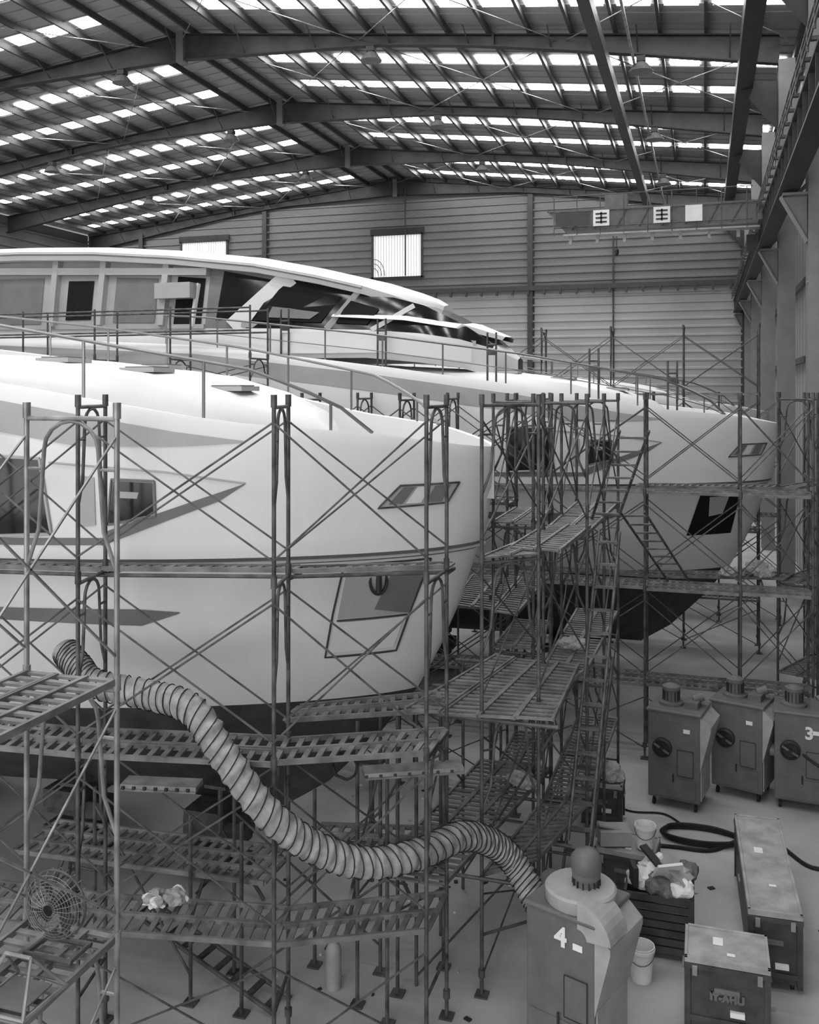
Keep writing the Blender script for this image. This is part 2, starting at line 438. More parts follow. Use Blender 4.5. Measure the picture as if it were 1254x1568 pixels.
    if near:
        outline(ap, 0.006, 0.013, M_beam)
        patch([(0.64, 4.49), (1.39, 4.49), (1.57, 3.86), (0.90, 3.86)], 0.008, M_hull2)
        patch([(0.64, 4.48), (0.94, 4.48), (1.2, 3.95), (0.88, 3.86)], 0.014, M_groove)
        patch([(0.93, 3.82), (1.57, 3.82), (1.72, 3.42), (1.10, 3.42)], 0.014, M_hull)
        outline([(0.90, 3.84), (1.58, 3.84)], 0.014, 0.012, M_beam, closed=False)
        for sg in (1, -1):
            c = surfo(1.12, 4.30, 0.01)
            for rr, mm in ((.020, M_dark),):
                d.path([P(c.x+0.10*math.cos(t*math.pi/10)*0.8, sg*(c.y+0.06*math.cos(t*math.pi/10)), c.z+0.15*math.sin(t*math.pi/10)) for t in range(21)], rr, mm, 6)
            c = surfo(1.12, 4.30, 0.03); d.tube(P(c.x, sg*c.y, c.z-0.12), P(c.x, sg*c.y, c.z+0.12), 0.035, M_dark)
    else:
        patch([(0.78, 4.48), (1.55, 4.48), (1.85, 3.55), (0.98, 3.55)], 0.012, M_black)
        patch([(1.02, 4.36), (1.40, 4.36), (1.42, 3.95), (1.15, 4.0)], 0.018, M_hull2)
    outline([(0.15, 4.61), (6, 4.61)], 0.015, 0.02, M_hull2, closed=False, n=40)
    d.obj('hull_openings', parent=root, smooth=40)
    # coachroof
    c = MB()
    ST = [(1.95, .05, 5.70), (2.1, .45, 5.85), (2.5, .9, 6.2), (3.2, 1.3, 6.46), (4.2, 1.6, 6.70), (5.5, 1.85, 6.85), (7, 2.05, 6.95), (9, 2.2, 7.05), (12, 2.4, 7.4), (16, 2.5, 7.6), (20, 2.5, 7.6)]
    ST = [s for s in ST if s[0] <= LEN]
    for sg in (1, -1):
        rows = []
        for x, ww, zt in ST:
            zb = zs(x)-0.6
            rows.append([P(x, sg*(ww+0.12), zb), P(x, sg*(ww+0.05), zb+(zt-zb)*0.7), P(x, sg*(ww*0.93), zt-0.05), P(x, sg*ww*0.75, zt+0.01), P(x, 0, zt+0.06)])
        c.grid(rows, M_hull)
    for x, y in ((3.3, .55), (4.4, .8), (5.6, .9), (5.0, -0.5)):
        zt = interp([(a, b) for a, _, b in ST], x)
        c.box(P(x, y, zt+0.04), (0.5, 0.5, 0.06), M_hull2)
        c.box(P(x, y, zt+0.075), (0.4, 0.4, 0.02), M_groove)
    c.obj('coachroof', parent=root, smooth=35, doubles=True)
    g = MB()
    rnd = random.Random(5)
    for k in range(14):
        x = rnd.uniform(1.6, min(LEN-1, 9)); y = rnd.choice((-1, 1))*(hbs(0, x)-rnd.uniform(.35, .5))
        g.box(P(x, y, zs(x)-0.5), (rnd.uniform(.2, .5), .2, rnd.uniform(.12, .3)), rnd.choice([M_hull2, M_deck, M_white]), rot=rnd.uniform(-.3, .3))
    for sg in (1, -1):
        g.revolve(P(1.3, sg*0.45, zs(1.3)-0.6), [(0.12, 0), (0.12, 0.12), (0.07, 0.2), (0.11, 0.36), (0.11, 0.42)], M_chrome, 12)
        for x in (0.8, 2.2): g.box(P(x, sg*(hbs(0, x)-0.35), zs(x)-0.52), (0.3, 0.08, 0.1), M_chrome)
    g.box(P(1.1, 0, zs(1)-0.5), (0.5, 0.3, 0.15), M_hull2)
    g.obj('deck_gear', parent=root, smooth=30)
    r = MB()
    for sg in (1, -1):
        def hr(x): return 0.03+0.62*min(1, max(0, (x-1.1)/1.3))**0.6
        for fr in (1.0, 0.5):
            pts = []; x = 1.1
            while x < min(LEN-0.5, 13):
                pts.append(P(x+0.0, sg*(hbs(0, x)-0.08), zs(x)+hr(x)*fr)); x += 0.3
            if fr == 1.0 or not near: r.path(pts, 0.022 if fr == 1 else 0.010, M_chrome, 6)
        x = 1.5
        while x < min(LEN-0.5, 13):
            r.tube(P(x, sg*(hbs(0, x)-0.08), zs(x)-0.02), P(x, sg*(hbs(0, x)-0.08), zs(x)+hr(x)), 0.018, M_chrome, 6)
            x += 1.25
    r.obj('guard_rail', parent=root, smooth=50)
    if not house: return root
    HS = [(5.5, .3, 6.8, .3, 7.18, .25, 7.2), (5.9, 1.2, 6.8, 1.15, 7.42, 0.95, 7.5), (6.5, 1.8, 7.0, 1.75, 7.6, 1.45, 7.95), (7.3, 2.15, 7.1, 2.1, 7.72, 1.7, 8.35),
          (8.4, 2.35, 7.2, 2.3, 7.8, 1.85, 8.65), (10, 2.45, 7.2, 2.4, 7.85, 2.0, 9.0), (12, 2.5, 7.3, 2.45, 7.9, 2.15, 9.3), (14, 2.5, 7.4, 2.45, 8.0, 2.2, 9.5), (17, 2.5, 7.4, 2.45, 8.0, 2.25, 9.6), (20, 2.5, 7.4, 2.45, 8.0, 2.25, 9.6)]
    hh = MB()
    for sg in (1, -1):
        rows = [[P(x, sg*a, b), P(x, sg*c_, d_), P(x, sg*e, f), P(x, 0, f+0.05)] for x, a, b, c_, d_, e, f in HS]
        hh.grid(rows, M_hull, lambda i, j: M_hull2 if (j == 1 and i >= 6) else (M_glass if (j == 1 and i >= 1) or (j == 2 and 1 <= i <= 2) else M_hull))  # aft wall in grey: shade under the hardtop put into the colour
        def wallp(x, t, o=0.03):
            ws_ = interp([(s[0], s[3]) for s in HS], x); z_ = interp([(s[0], s[4]) for s in HS], x)
            wt = interp([(s[0], s[5]) for s in HS], x); zt = interp([(s[0], s[6]) for s in HS], x)
            return P(x, sg*(ws_+(wt-ws_)*t+o), z_+(zt-z_)*t)
        def wq(x0, t0, x1, t1, x2, t2, x3, t3, mm, o=0.03): hh.add([wallp(x0, t0, o), wallp(x1, t1, o), wallp(x2, t2, o), wallp(x3, t3, o)], [(0, 1, 2, 3)], mm)
        hh.bar(wallp(11.5, 0), wallp(10.3, 1), 0.12, 0.42, M_hull)
        wq(12.2, 0, 11.5, 0, 10.4, 1, 12.2, 1, M_groove, .02)
        hh.bar(wallp(9.3, 0.0), wallp(8.7, 1), 0.08, 0.12, M_hull2)
        hh.bar(wallp(8.3, 0.0), wallp(7.5, .9), 0.08, 0.10, M_hull)
        hh.bar(wallp(11.3, 0.06), wallp(6.2, 0.06), 0.06, 0.1, M_hull2)
        wq(11.0, .14, 9.45, .14, 9.05, .75, 10.45, .8, M_black, .05)
        wq(10.7, .2, 9.7, .2, 9.5, .35, 10.6, .4, M_groove, .06)
        wq(9.1, .14, 8.4, .14, 8.2, .6, 8.9, .7, M_black, .05)
        for x0, x1, t0, t1, mm in ((12.3, 13.0, 0, .80, M_black), (13.5, 14.6, .05, .75, M_groove), (15.2, 15.9, .1, .7, M_black), (16.6, 18.2, .05, .75, M_groove)):
            hh.add([wallp(x0, t0), wallp(x1, t0), wallp(x1, t1), wallp(x0, t1)], [(0, 1, 2, 3)], mm)
        for x in (13.25, 14.9, 16.2): hh.bar(wallp(x, 0, .08), wallp(x, 1, .08), 0.15, 0.22, M_hull2)  # aft posts and bands below greyed to paint in the shade there
        hh.bar(wallp(12.5, 0.0), wallp(12.45, .7), 0.08, 0.14, M_hull)
        hh.bar(wallp(12.2, 0.9, .1), wallp(19.5, 0.9, .1), 0.25, 0.16, M_hull2)
        hh.box(P(12.9, sg*2.55, 8.75), (0.9, 0.3, 0.35), M_hull2)
        hh.bar(wallp(12.2, 0.02), wallp(19, 0.02), 0.1, 0.10, M_hull2)
        hh.add([P(6.2, sg*1.9, 7.42), P(7.8, sg*2.5, 7.75), P(11, sg*2.75, 7.75), P(20, sg*2.8, 7.85), P(20, sg*2.85, 7.5), P(11, sg*2.8, 7.3), P(7.8, sg*2.5, 7.3), P(6.2, sg*1.9, 7.1)],
               [(0, 1, 6, 7), (1, 2, 5, 6), (2, 3, 4, 5)], M_hull)
        hh.grid([[P(5.7, 0, 7.72), P(5.75, sg*.5, 7.70), P(5.8, sg*.6, 7.62), P(5.8, 0, 7.62)], [P(6.4, 0, 8.02), P(6.5, sg*1.5, 7.94), P(6.6, sg*1.65, 7.84), P(6.6, 0, 7.84)],
                 [P(7.6, 0, 8.25), P(7.6, sg*2.05, 8.10), P(7.6, sg*2.2, 8.0), P(7.6, 0, 8.0)], [P(9.2, 0, 8.35), P(9.2, sg*2.2, 8.18), P(9.2, sg*2.36, 8.1), P(9.2, 0, 8.1)]], M_hull)
    hh.obj('deckhouse', parent=root, smooth=25)
    t = MB()
    RS = [(7.2, .5, 8.34), (7.4, 1.1, 8.46), (7.8, 1.75, 8.62), (8.6, 2.1, 8.88), (9.6, 2.35, 9.12), (11, 2.5, 9.40), (13, 2.62, 9.64), (15, 2.7, 9.80), (17, 2.72, 9.88), (20, 2.72, 9.92)]
    for sg in (1, -1):
        rows = [[P(x, 0, z_+0.16), P(x, sg*w_*.75, z_+0.10), P(x, sg*w_*.95, z_+0.0), P(x, sg*w_, z_-0.1), P(x, sg*(w_-0.12), z_-0.28), P(x, 0, z_-0.28)] for x, w_, z_ in RS]
        t.grid(rows, M_hull); t.add(rows[0], [tuple(range(6))], M_hull); t.add(rows[-1], [tuple(range(6))], M_hull)
        t.grid([[P(x, sg*(w_-0.02), z_-0.10), P(x, sg*(w_+0.02), z_-0.15), P(x, sg*(w_-0.14), z_-0.22)] for x, w_, z_ in RS[3:]], M_hull2)
    t.obj('hardtop', parent=root, smooth=30)
    return root

NB = (-2.48, 11.5); FB = (1.5, 21.4)
yacht('motor_yacht', NB[0], NB[1], 12.0, house=False, near=True)
yacht('motor_yacht', FB[0], FB[1], 20.0, house=True)
yacht('motor_yacht', 2.0, 32.5, 16.0, house=False)

kb = MB()
for (bx, by, xs) in ((NB[0], NB[1], (3.8, 6.0, 8.5, 11)), (FB[0], FB[1], (4.5, 7.5, 10.5, 13.5, 17)), (2.0, 32.5, (4.5, 8, 12))):
    for x in xs:
        for k in range(4): kb.box((bx-x, by, 0.125+0.25*k), ((0.9, 0.5)[k % 2], (0.35, 1.0)[k % 2], 0.24), M_wood)
kb.obj('keel_blocks')
def stand(x, y, zt):
    m = MB(); m.tube((0, 0, 0.35), (0, 0, zt), 0.035, M_tube)
    for i in range(3):
        a = i*2.094+0.3; m.tube((0, 0, zt*0.62), (0.55*math.cos(a), 0.55*math.sin(a), 0.02), 0.025, M_tube)
        m.tube((0, 0, 0.4), (0.45*math.cos(a), 0.45*math.sin(a), 0.3), 0.015, M_tube)
    m.box((0, 0, zt), (0.3, 0.3, 0.04), M_wood)
    m.obj('jack_stand', loc=(x, y, 0))
for x in (3.4, 5.2): stand(NB[0]-x, NB[1]-surf(x, 1.5)-0.15, 1.5)
stand(NB[0]-1.5, NB[1]-0.3, 1.85)
for x in (5, 8, 11): stand(FB[0]-x, FB[1]-surf(x, 1.5)-0.15, 1.5)

# ------------------------------------------------------------------ scaffolding
R = 0.0215
def planks(m, a1, b1, a2, b2, z, n=3, mt=M_plank):
    a1, b1, a2, b2 = [Vector((p[0], p[1], z)) for p in (a1, b1, a2, b2)]
    for i in range(n):
        t0, t1 = (i+0.04)/n, (i+0.96)/n
        p0, p1 = a1.lerp(b1, t0), a1.lerp(b1, t1); q0, q1 = a2.lerp(b2, t0), a2.lerp(b2, t1)
        jz = Vector((0, 0, random.uniform(-.015, .015)))
        m.bar(p0+jz, q0+jz, 0.03, 0.05, mt); m.bar(p1+jz, q1+jz, 0.03, 0.05, mt)
        L = (q0-p0).length; k = max(3, int(L/0.13))
        for j in range(k+1):
            t = j/k; m.bar(p0.lerp(q0, t)+jz, p1.lerp(q1, t)+jz, 0.055, 0.02, mt)
def frame_lift(m, a, b, z0, z1, mt):
    A0, B0 = Vector((a[0], a[1], z0)), Vector((b[0], b[1], z0)); A1, B1 = Vector((a[0], a[1], z1)), Vector((b[0], b[1], z1))
    m.tube(A0, A1, R, mt); m.tube(B0, B1, R, mt)
    for p in (A1, B1): m.tube(p-Vector((0, 0, .06)), p+Vector((0, 0, .06)), R*1.45, mt)
    up = Vector((0, 0, 1)); h = z1-z0
    m.tube(A1-up*0.06, B1-up*0.06, R*0.9, mt)
    w = (B1-A1).length; ins = 0.16
    d = (B1-A1)/w
    pts = [A0+up*h*0.40, A0+d*ins*0.7+up*h*0.55]
    for i in range(9):
        t = math.pi*(1-i/8); rr = w/2-ins
        pts.append(A0+d*(w/2+rr*math.cos(t))+up*(h-0.08-rr*0.9+rr*0.9*math.sin(t)))
    pts.append(B0-d*ins*0.7+up*h*0.55); pts.append(B0+up*h*0.40)
    m.path(pts, R*0.75, mt, 6)
    for s, A in ((1, A0), (-1, B0)):
        m.tube(A+up*(h*0.78), A+d*s*ins+up*(h*0.78), R*0.6, mt, 5)
def brace(m, a, c, z0, z1, mt):
    off = 0.02
    m.tube((a[0], a[1]-off, z0+0.2), (c[0], c[1]-off, z1-0.2), 0.011, mt, 5)
    m.tube((a[0], a[1]-off, z1-0.2), (c[0], c[1]-off, z0+0.2), 0.011, mt, 5)
def scaffold(name, frames, levels, pl=None, guard=0, np_=3, mt=M_tube, skipbr=()):
    m = MB(); pl = levels[:-1] if pl is None else pl
    for a, b in frames:
        for p in (a, b):
            m.tube((p[0], p[1], 0), (p[0], p[1], levels[0]), R, mt); m.box((p[0], p[1], 0.01), (0.14, 0.14, 0.02), mt)
            m.tube((p[0], p[1], .2), (p[0], p[1], .28), R*1.8, mt)
            if guard: m.tube((p[0], p[1], levels[-1]), (p[0], p[1], levels[-1]+guard), R, mt)
        if levels[0] > 0.6: m.tube((a[0], a[1], levels[0]*0.5), (b[0], b[1], levels[0]*0.5), R*.8, mt)
        for z0, z1 in zip(levels[:-1], levels[1:]): frame_lift(m, a, b, z0, z1, mt)
    for i, ((a, b), (c, d)) in enumerate(zip(frames[:-1], frames[1:])):
        if i in skipbr: continue
        for z0, z1 in zip(levels[:-1], levels[1:]):
            brace(m, a, c, z0, z1, mt)
            brace(m, b, d, z0, z1, mt)
        if levels[0] > 0.6: brace(m, a, c, 0.0, levels[0], mt)
        for z_ in pl: planks(m, a, b, c, d, z_, np_)
        if guard:
            for g in (guard*.95, guard*.5):
                for p, q in ((a, c), (b, d)): m.tube((p[0], p[1], levels[-1]+g), (q[0], q[1], levels[-1]+g), R*.9, mt)
    return m.obj(name, smooth=60)
LVL = [1.3, 3.0, 4.7, 6.4]
scaffold('scaffolding', [((-2.55, 8.75), (-2.55, 9.5)), ((-3.85, 8.1), (-4.0, 8.75)), ((-5.75, 7.75), (-5.9, 8.4)), ((-7.5, 7.6), (-7.6, 8.25)), ((-9.2, 7.4), (-9.2, 8.0))], LVL, pl=[1.3, 3.0], np_=2)
m = MB()
for (a, b) in (((-2.55, 9.75), (-4.0, 9.05)), ((-4.0, 9.05), (-5.9, 8.55)), ((-5.9, 8.55), (-7.6, 8.3))):
    A, B = Vector((*a, 4.66)), Vector((*b, 4.66)); planks(m, (A.x, A.y-0.22), (A.x, A.y), (B.x, B.y-0.22), (B.x, B.y), 4.66, 1)
    m.tube(A, B, R, M_tube); m.tube(A-Vector((0, .22, .05)), B-Vector((0, .22, .05)), R, M_tube)
for p in ((-2.55, 9.5), (-4.0, 8.75), (-5.9, 8.4)): m.tube((p[0], p[1], 4.6), (p[0], p[1]+0.3, 4.6), R, M_tube)
for z_ in (1.5, 3.05):
    planks(m, (-2.7, 9.9), (-2.9, 10.4), (-4.2, 9.1 if z_ > 2 else 9.6), (-4.2, 9.5 if z_ > 2 else 10.1), z_, 2)
for x, y in ((-2.8, 10.3), (-3.45, 10.0), (-3.5, 9.4), (-4.2, 9.9), (-5.0, 9.5), (-5.2, 8.9), (-6.6, 9.2), (-3.1, 9.2), (-3.15, 9.7), (-4.6, 8.9)):
    m.tube((x, y, 0), (x, y, 3.0 if x > -3.7 else 2.0), R, M_tube); m.box((x, y, 0.01), (0.14, 0.14, 0.02), M_tube)
for a, b in (((-3.45, 10.0, .3), (-5.0, 9.5, 1.8)), ((-5.0, 9.5, .3), (-3.45, 10.0, 1.8)), ((-5.2, 8.9, .3), (-6.6, 9.2, 1.8)), ((-5.2, 8.9, 1.8), (-6.6, 9.2, .3)), ((-2.8, 10.3, 1.4), (-4.2, 9.9, 1.4)),
             ((-3.1, 9.2, 1.5), (-4.6, 8.9, .4)), ((-3.1, 9.2, 2.9), (-3.5, 9.4, 1.6)), ((-3.1, 9.2, 2.3), (-3.15, 9.7, 2.3)), ((-3.15, 9.7, 0.9), (-2.8, 10.3, .9))): m.tube(a, b, 0.014, M_tube)
planks(m, (-4.4, 9.0), (-4.4, 9.8), (-7.4, 8.8), (-7.4, 9.6), 1.35, 3)
m.obj('scaffold_walkway')
scaffold('scaffolding', [((-2.28, 9.95), (-1.75, 10.45)), ((-1.95, 12.0), (-1.4, 12.0)), ((-1.95, 13.6), (-1.35, 13.6)), ((-1.95, 15.3), (-1.3, 15.3))], LVL, np_=2)
scaffold('scaffolding', [((-2.75, 12.7), (-2.2, 12.7)), ((-2.75, 14.3), (-2.2, 14.3))], LVL, np_=2)
scaffold('scaffolding', [((-3.0, 14.9), (-3.0, 15.7)), ((-4.8, 14.9), (-4.8, 15.7)), ((-6.6, 15), (-6.6, 15.8)), ((-8.4, 15), (-8.4, 15.8)), ((-10.2, 15), (-10.2, 15.8))], LVL, np_=2)
m = MB()
planks(m, (-3.1, 9.75), (-1.5, 9.95), (-2.6, 12.1), (-1.5, 12.0), 3.04, 4)
planks(m, (-2.1, 10.6), (-1.5, 10.4), (-2.0, 12.4), (-1.4, 12.4), 4.74, 2)
planks(m, (-3.4, 9.6), (-2.6, 9.6), (-3.0, 13.0), (-2.0, 13.0), 1.32, 3)
planks(m, (-2.9, 12.4), (-2.0, 12.0), (-3.0, 14.6), (-2.0, 14.8), 2.4, 3)
planks(m, (-3.4, 12.9), (-2.4, 12.6), (-3.6, 15.0), (-2.4, 15.0), 3.5, 3)
for y in (9.9, 10.9, 12.0):
    m.tube((-3.1, y, 2.98), (-1.45, y, 2.98), R, M_tube); m.tube((-3.0, y, 0), (-3.0, y, 2.98), R, M_tube)
    m.tube((-3.3, y, 1.28), (-1.45, y, 1.28), R, M_tube)
for x, y in ((-2.9, 13.2), (-2.0, 12.9), (-3.0, 14.4)): m.tube((x, y, 0), (x, y, 3.6), R, M_tube)
m.tube((-2.9, 13.2, 2.4), (-2.0, 12.9, 2.4), R, M_tube)
for a, b in (((-3.0, 9.9, .1), (-1.6, 12, 1.2)), ((-3.0, 12, .2), (-1.5, 10.2, 2.9)), ((-3, 9.9, 1.4), (-3, 12, 2.9)), ((-3, 12, 1.4), (-3, 9.9, 2.9))): m.tube(a, b, 0.014, M_tube)
m.obj('scaffold_platform')
def ladder(name, p, q, wv, n, r=0.02, mt=M_tube):
    m = MB(); p = Vector(p); q = Vector(q); wv = Vector(wv)
    m.tube(p, q, r, mt); m.tube(p+wv, q+wv, r, mt)
    for i in range(n): t = (i+.5)/n; m.bar(p.lerp(q, t), p.lerp(q, t)+wv, 0.07, 0.025, mt)
    return m.obj(name)
ladder('scaffold_ladder', (-1.5, 11.0, 1.3), (-1.25, 12.0, 4.75), (0.25, 0, 0), 13)
ladder('scaffold_ladder', (-1.5, 13.4, 4.7), (-1.0, 12.0, 6.0), (0.35, 0.05, 0), 7)
ladder('scaffold_ladder', (-1.75, 12.0, 0.02), (-1.45, 12.5, 3.05), (0.32, 0, 0), 12)
ladder('scaffold_ladder', (-1.2, 14.4, 4.7), (-.6, 17.0, 3.2), (0.35, 0.1, 0), 9)
ladder('steel_ladder', (-6.4, 9.6, 0.42), (-4.25, 8.95, 0.04), (0.05, 0.3, 0), 9, 0.025)
fr = []
for x in (1.75, 0.6, -1.0, -2.8, -4.6, -6.4, -8.2): fr.append(((x, 17.2), (x, 18.0)))
scaffold('scaffolding', fr, LVL, np_=3)
fr = [((x, 17.0), (x, 17.8)) for x in (-8.6, -10.4, -12.2, -14.0, -15.8, -17.6)]
scaffold('scaffolding', fr, LVL+[7.2], np_=3, guard=1.0)
scaffold('scaffolding', [((1.3, 18.7), (1.95, 18.45)), ((2.05, 20.2), (2.6, 20.2)), ((2.05, 21.9), (2.6, 21.9))], LVL, np_=2)
scaffold('scaffolding', [((x, 24.9), (x, 25.7)) for x in (1.3, -0.5, -2.3, -4.1, -5.9)], LVL+[8.1], np_=2)
scaffold('scaffolding', [((x, 28.0), (x, 28.8)) for x in (2.0, 0.4, -1.4, -3.2, -5.0)], LVL, np_=2)
m = MB()
planks(m, (1.4, 18.6), (1.6, 19.2), (-1.2, 18.1), (-1.2, 18.6), 3.05, 2)
planks(m, (1.4, 18.6), (1.6, 19.2), (-1.2, 18.1), (-1.2, 18.6), 4.7, 1)
planks(m, (-1.2, 18.1), (-1.2, 18.5), (-8, 18.0), (-8, 18.2), 3.05, 2)
for k in range(7):
    x = 1.0-k*1.8; m.tube((x, 18.05, 3.0), (x, 18.6, 3.0), R, M_tube)
m.obj('scaffold_walkway')
m = MB()
for x in (10.2, 8.0, 5.7, 3.7, 2.2):
    for dx in (0, .18): m.tube((FB[0]-x+dx, FB[1]-surf(x, 6)+0.55, zs(x)-0.6), (FB[0]-x+dx, FB[1]-surf(x, 6)+0.55, zs(x)+1.0), R, M_tube)
    m.tube((FB[0]-x, FB[1]-surf(x, 6)+0.55, zs(x)+0.75), (FB[0]-x+.18, FB[1]-surf(x, 6)+0.55, zs(x)+0.75), R, M_tube)
    m.box((FB[0]-x+.09, FB[1]-surf(x, 6)+0.55, zs(x)+0.6), (0.2, 0.06, 0.12), M_tube)
m.obj('deck_guard_posts')
scaffold('scaffolding', [((-4.15, 6.05), (-4.95, 6.05)), ((-4.15, 4.2), (-4.95, 4.2))], [0.55, 2.44, 4.34, 6.35], pl=[2.44, 4.34], np_=3, mt=M_tubeL)

# ------------------------------------------------------------------ duct
hp = [(-6.5, 8.55, 3.72), (-6.25, 8.42, 3.62), (-5.95, 8.3, 3.5), (-5.25, 8.2, 3.48), (-4.64, 7.98, 3.46), (-4.25, 7.9, 3.09), (-3.83, 7.92, 2.62), (-3.47, 8.14, 2.26), (-3.07, 8.45, 2.02), (-2.68, 8.9, 1.95), (-2.41, 9.5, 1.89), (-2.18, 9.85, 1.71), (-1.95, 9.95, 1.5), (-1.72, 9.8, 1.28), (-1.55, 9.62, 1.15)]
def catmull(P, n):
    P = [Vector(p) for p in P]; P = [P[0]*2-P[1]]+P+[P[-1]*2-P[-2]]; out = []
    for i in range(1, len(P)-2):
        for k in range(n):
            t = k/n; a, b, c, d = P[i-1], P[i], P[i+1], P[i+2]
            out.append(0.5*((2*b)+(c-a)*t+(2*a-5*b+4*c-d)*t*t+(3*b-a-3*c+d)*t**3))
    out.append(P[-2]); return out
cp = catmull(hp, 24)
m = MB(); m.path(cp, 0.155, M_duct, 18, rfun=lambda k: 0.136+0.010*math.cos(k*2*math.pi/6.0)+0.004*math.sin(k*1.7))
prev = None; sp = []; acc = 0
for k in range(len(cp)-1):
    d = (cp[k+1]-cp[k]).normalized()
    a = d.cross(Vector((0, 0, 1))).normalized() if prev is None else (prev-d*prev.dot(d)).normalized()
    prev = a; b = d.cross(a)
    for q in range(4):
        p = cp[k].lerp(cp[k+1], q/4); th = acc; acc += 2*math.pi/16
        sp.append(p+(a*math.cos(th)+b*math.sin(th))*0.148+d*0.05*math.cos(th))
m.path(sp, 0.006, M_rubber, 5)
m.obj('flexible_duct', smooth=60)

# ------------------------------------------------------------------ dust collectors
def text(parent, s, loc, rot, size, m):
    c = bpy.data.curves.new('label_number', 'FONT'); c.body = s; c.size = size; c.extrude = 0.004; c.align_x = 'CENTER'
    c.offset = 0.008
    o = bpy.data.objects.new('label_number', c); COL.objects.link(o); o.data.materials.append(m)
    o.parent = parent; o.location = loc; o.rotation_euler = rot
def collector(x, y, rot, num=None, hood=False, base=0.14, H=1.28, W=0.8):
    root = empty('dust_collector', (x, y, 0)); root.rotation_euler = (0, 0, rot)
    m = MB(); D = 0.72
    m.box((0, 0, base+H/2), (W, D, H), M_mach)
    m.box((0, 0, base+H+0.02), (W+0.05, D+0.05, 0.05), M_mach)
    m.obj('cabinet', parent=root, bevel=0.02)
    m = MB()
    m.add([(W/2, -D/2, base+H), (W/2+0.16, -D/2, base+H-0.14), (W/2+0.16, -D/2, base+H-0.2), (W/2+0.03, -D/2, base+0.62), (W/2, -D/2, base+0.5),
           (W/2, D/2, base+H), (W/2+0.16, D/2, base+H-0.14), (W/2+0.16, D/2, base+H-0.2), (W/2+0.03, D/2, base+0.62), (W/2, D/2, base+0.5)],
          [(0, 1, 2, 3, 4), (5, 9, 8, 7, 6), (0, 5, 6, 1), (1, 6, 7, 2), (2, 7, 8, 3), (3, 8, 9, 4)], M_machL)
    m.box((W/2+0.005, 0, base+0.30), (0.02, D*0.9, 0.5), M_machL)
    m.box((0.18, -D/2-0.008, base+0.60), (0.24, 0.016, 0.40), M_mach)
    for q in ((-.12, 0, .008, .4), (.12, 0, .008, .4)): m.box((0.18+q[0], -D/2-0.018, base+0.60), (q[2], 0.006, q[3]), M_dark)
    for dz in (-.2, .2): m.box((0.18, -D/2-0.018, base+0.60+dz), (0.24, 0.006, 0.008), M_dark)
    m.box((0, -D/2-0.006, base+0.2), (0.66, 0.012, 0.3), M_mach)
    m.tube((0.0, -D/2-0.03, base+0.30), (0.0, -D/2-0.03, base+0.42), 0.012, M_dark)
    if not hood:
        m.revolve((-0.17, -D/2-0.0, base+0.80), [(0.15, 0), (0.15, -0.05), (0.12, -0.07), (0.11, -0.04), (0.03, -0.04), (0.03, -0.1)], M_dark, 22, 'Y')
        m.box((-0.17, -D/2-0.08, base+0.80), (0.26, 0.02, 0.03), M_mach, tilt=('Y', .5))
    zt = base+H+0.045
    ox = 0.1 if hood else -0.12
    m.revolve((ox, 0.0, zt), [(0.19, 0), (0.19, 0.04), (0.12, 0.06), (0.12, 0.22), (0.14, 0.23), (0.14, 0.28), (0.06, 0.32)], M_mach, 20)
    for i in range(14):
        a = i*math.pi/7; m.box((ox+0.125*math.cos(a), 0.125*math.sin(a), zt+0.14), (0.03, 0.006, 0.14), M_dark, rot=a)
    if hood:
        m.revolve((0.05, -0.02, zt), [(0.34, 0), (0.35, 0.02), (0.35, 0.12), (0.33, 0.14), (0.15, 0.15)], M_machL, 30)
        m.revolve((0.1, 0, zt+.28), [(0.14, 0), (0.15, 0.02), (0.15, 0.14), (0.1, 0.2), (0.04, .22)], M_mach, 20)
        for k in range(8):
            a0, a1 = k/8*1.45, (k+1)/8*1.45
            def q(a, yy, r): return (0.20+r*math.sin(a), yy, zt-0.19+r*math.cos(a))
            m.add([q(a0, -.38, .35), q(a1, -.38, .35), q(a1, -.02, .35), q(a0, -.02, .35), q(a0, -.38, .1), q(a1, -.38, .1), q(a1, -.02, .1), q(a0, -.02, .1)],
                  [(0, 1, 2, 3), (0, 4, 5, 1), (3, 2, 6, 7), (1, 5, 6, 2)], M_machL)
        m.tube((-0.3, 0.2, zt-0.1), (-0.5, 0.38, zt-0.2), 0.15, M_mach, 16)
    else:
        m.box((0.22, 0, zt+0.05), (0.2, 0.3, 0.1), M_mach); m.tube((0.22, 0.05, zt+0.1), (0.36, 0.1, zt+0.16), 0.07, M_mach, 12)
    m.tube((-W/2, 0.1, base+0.6), (-W/2-0.08, 0.1, base+0.6), 0.1, M_machL, 16)
    for sx in (-1, 1):
        for sy in (-1, 1):
            m.tube((sx*(W/2-.08), sy*(D/2-.08), base), (sx*(W/2-.08), sy*(D/2-.08), base-.05), 0.02, M_dark)
            m.tube((sx*(W/2-.08)-.02, sy*(D/2-.08), .05), (sx*(W/2-.08)+.02, sy*(D/2-.08), .05), 0.05, M_rubber, 14)
    m.box((0.2, -D/2-0.01, base+1.1), (0.1, 0.01, 0.06), M_white)
    m.obj('fittings', parent=root, smooth=40)
    if num: text(root, num, (0.02 if hood else .1, -D/2-0.012, base+(1.06 if hood else 1.0)), (math.pi/2, 0, 0), 0.26, M_white)
collector(-1.2, 9.45, -0.36, '4', hood=True, base=0.12, H=1.33, W=.74)
collector(-0.38, 15.6, -0.2, H=1.34)
collector(0.60, 16.3, -0.3, H=1.34)
collector(1.48, 16.1, -0.1, '3', H=1.34)

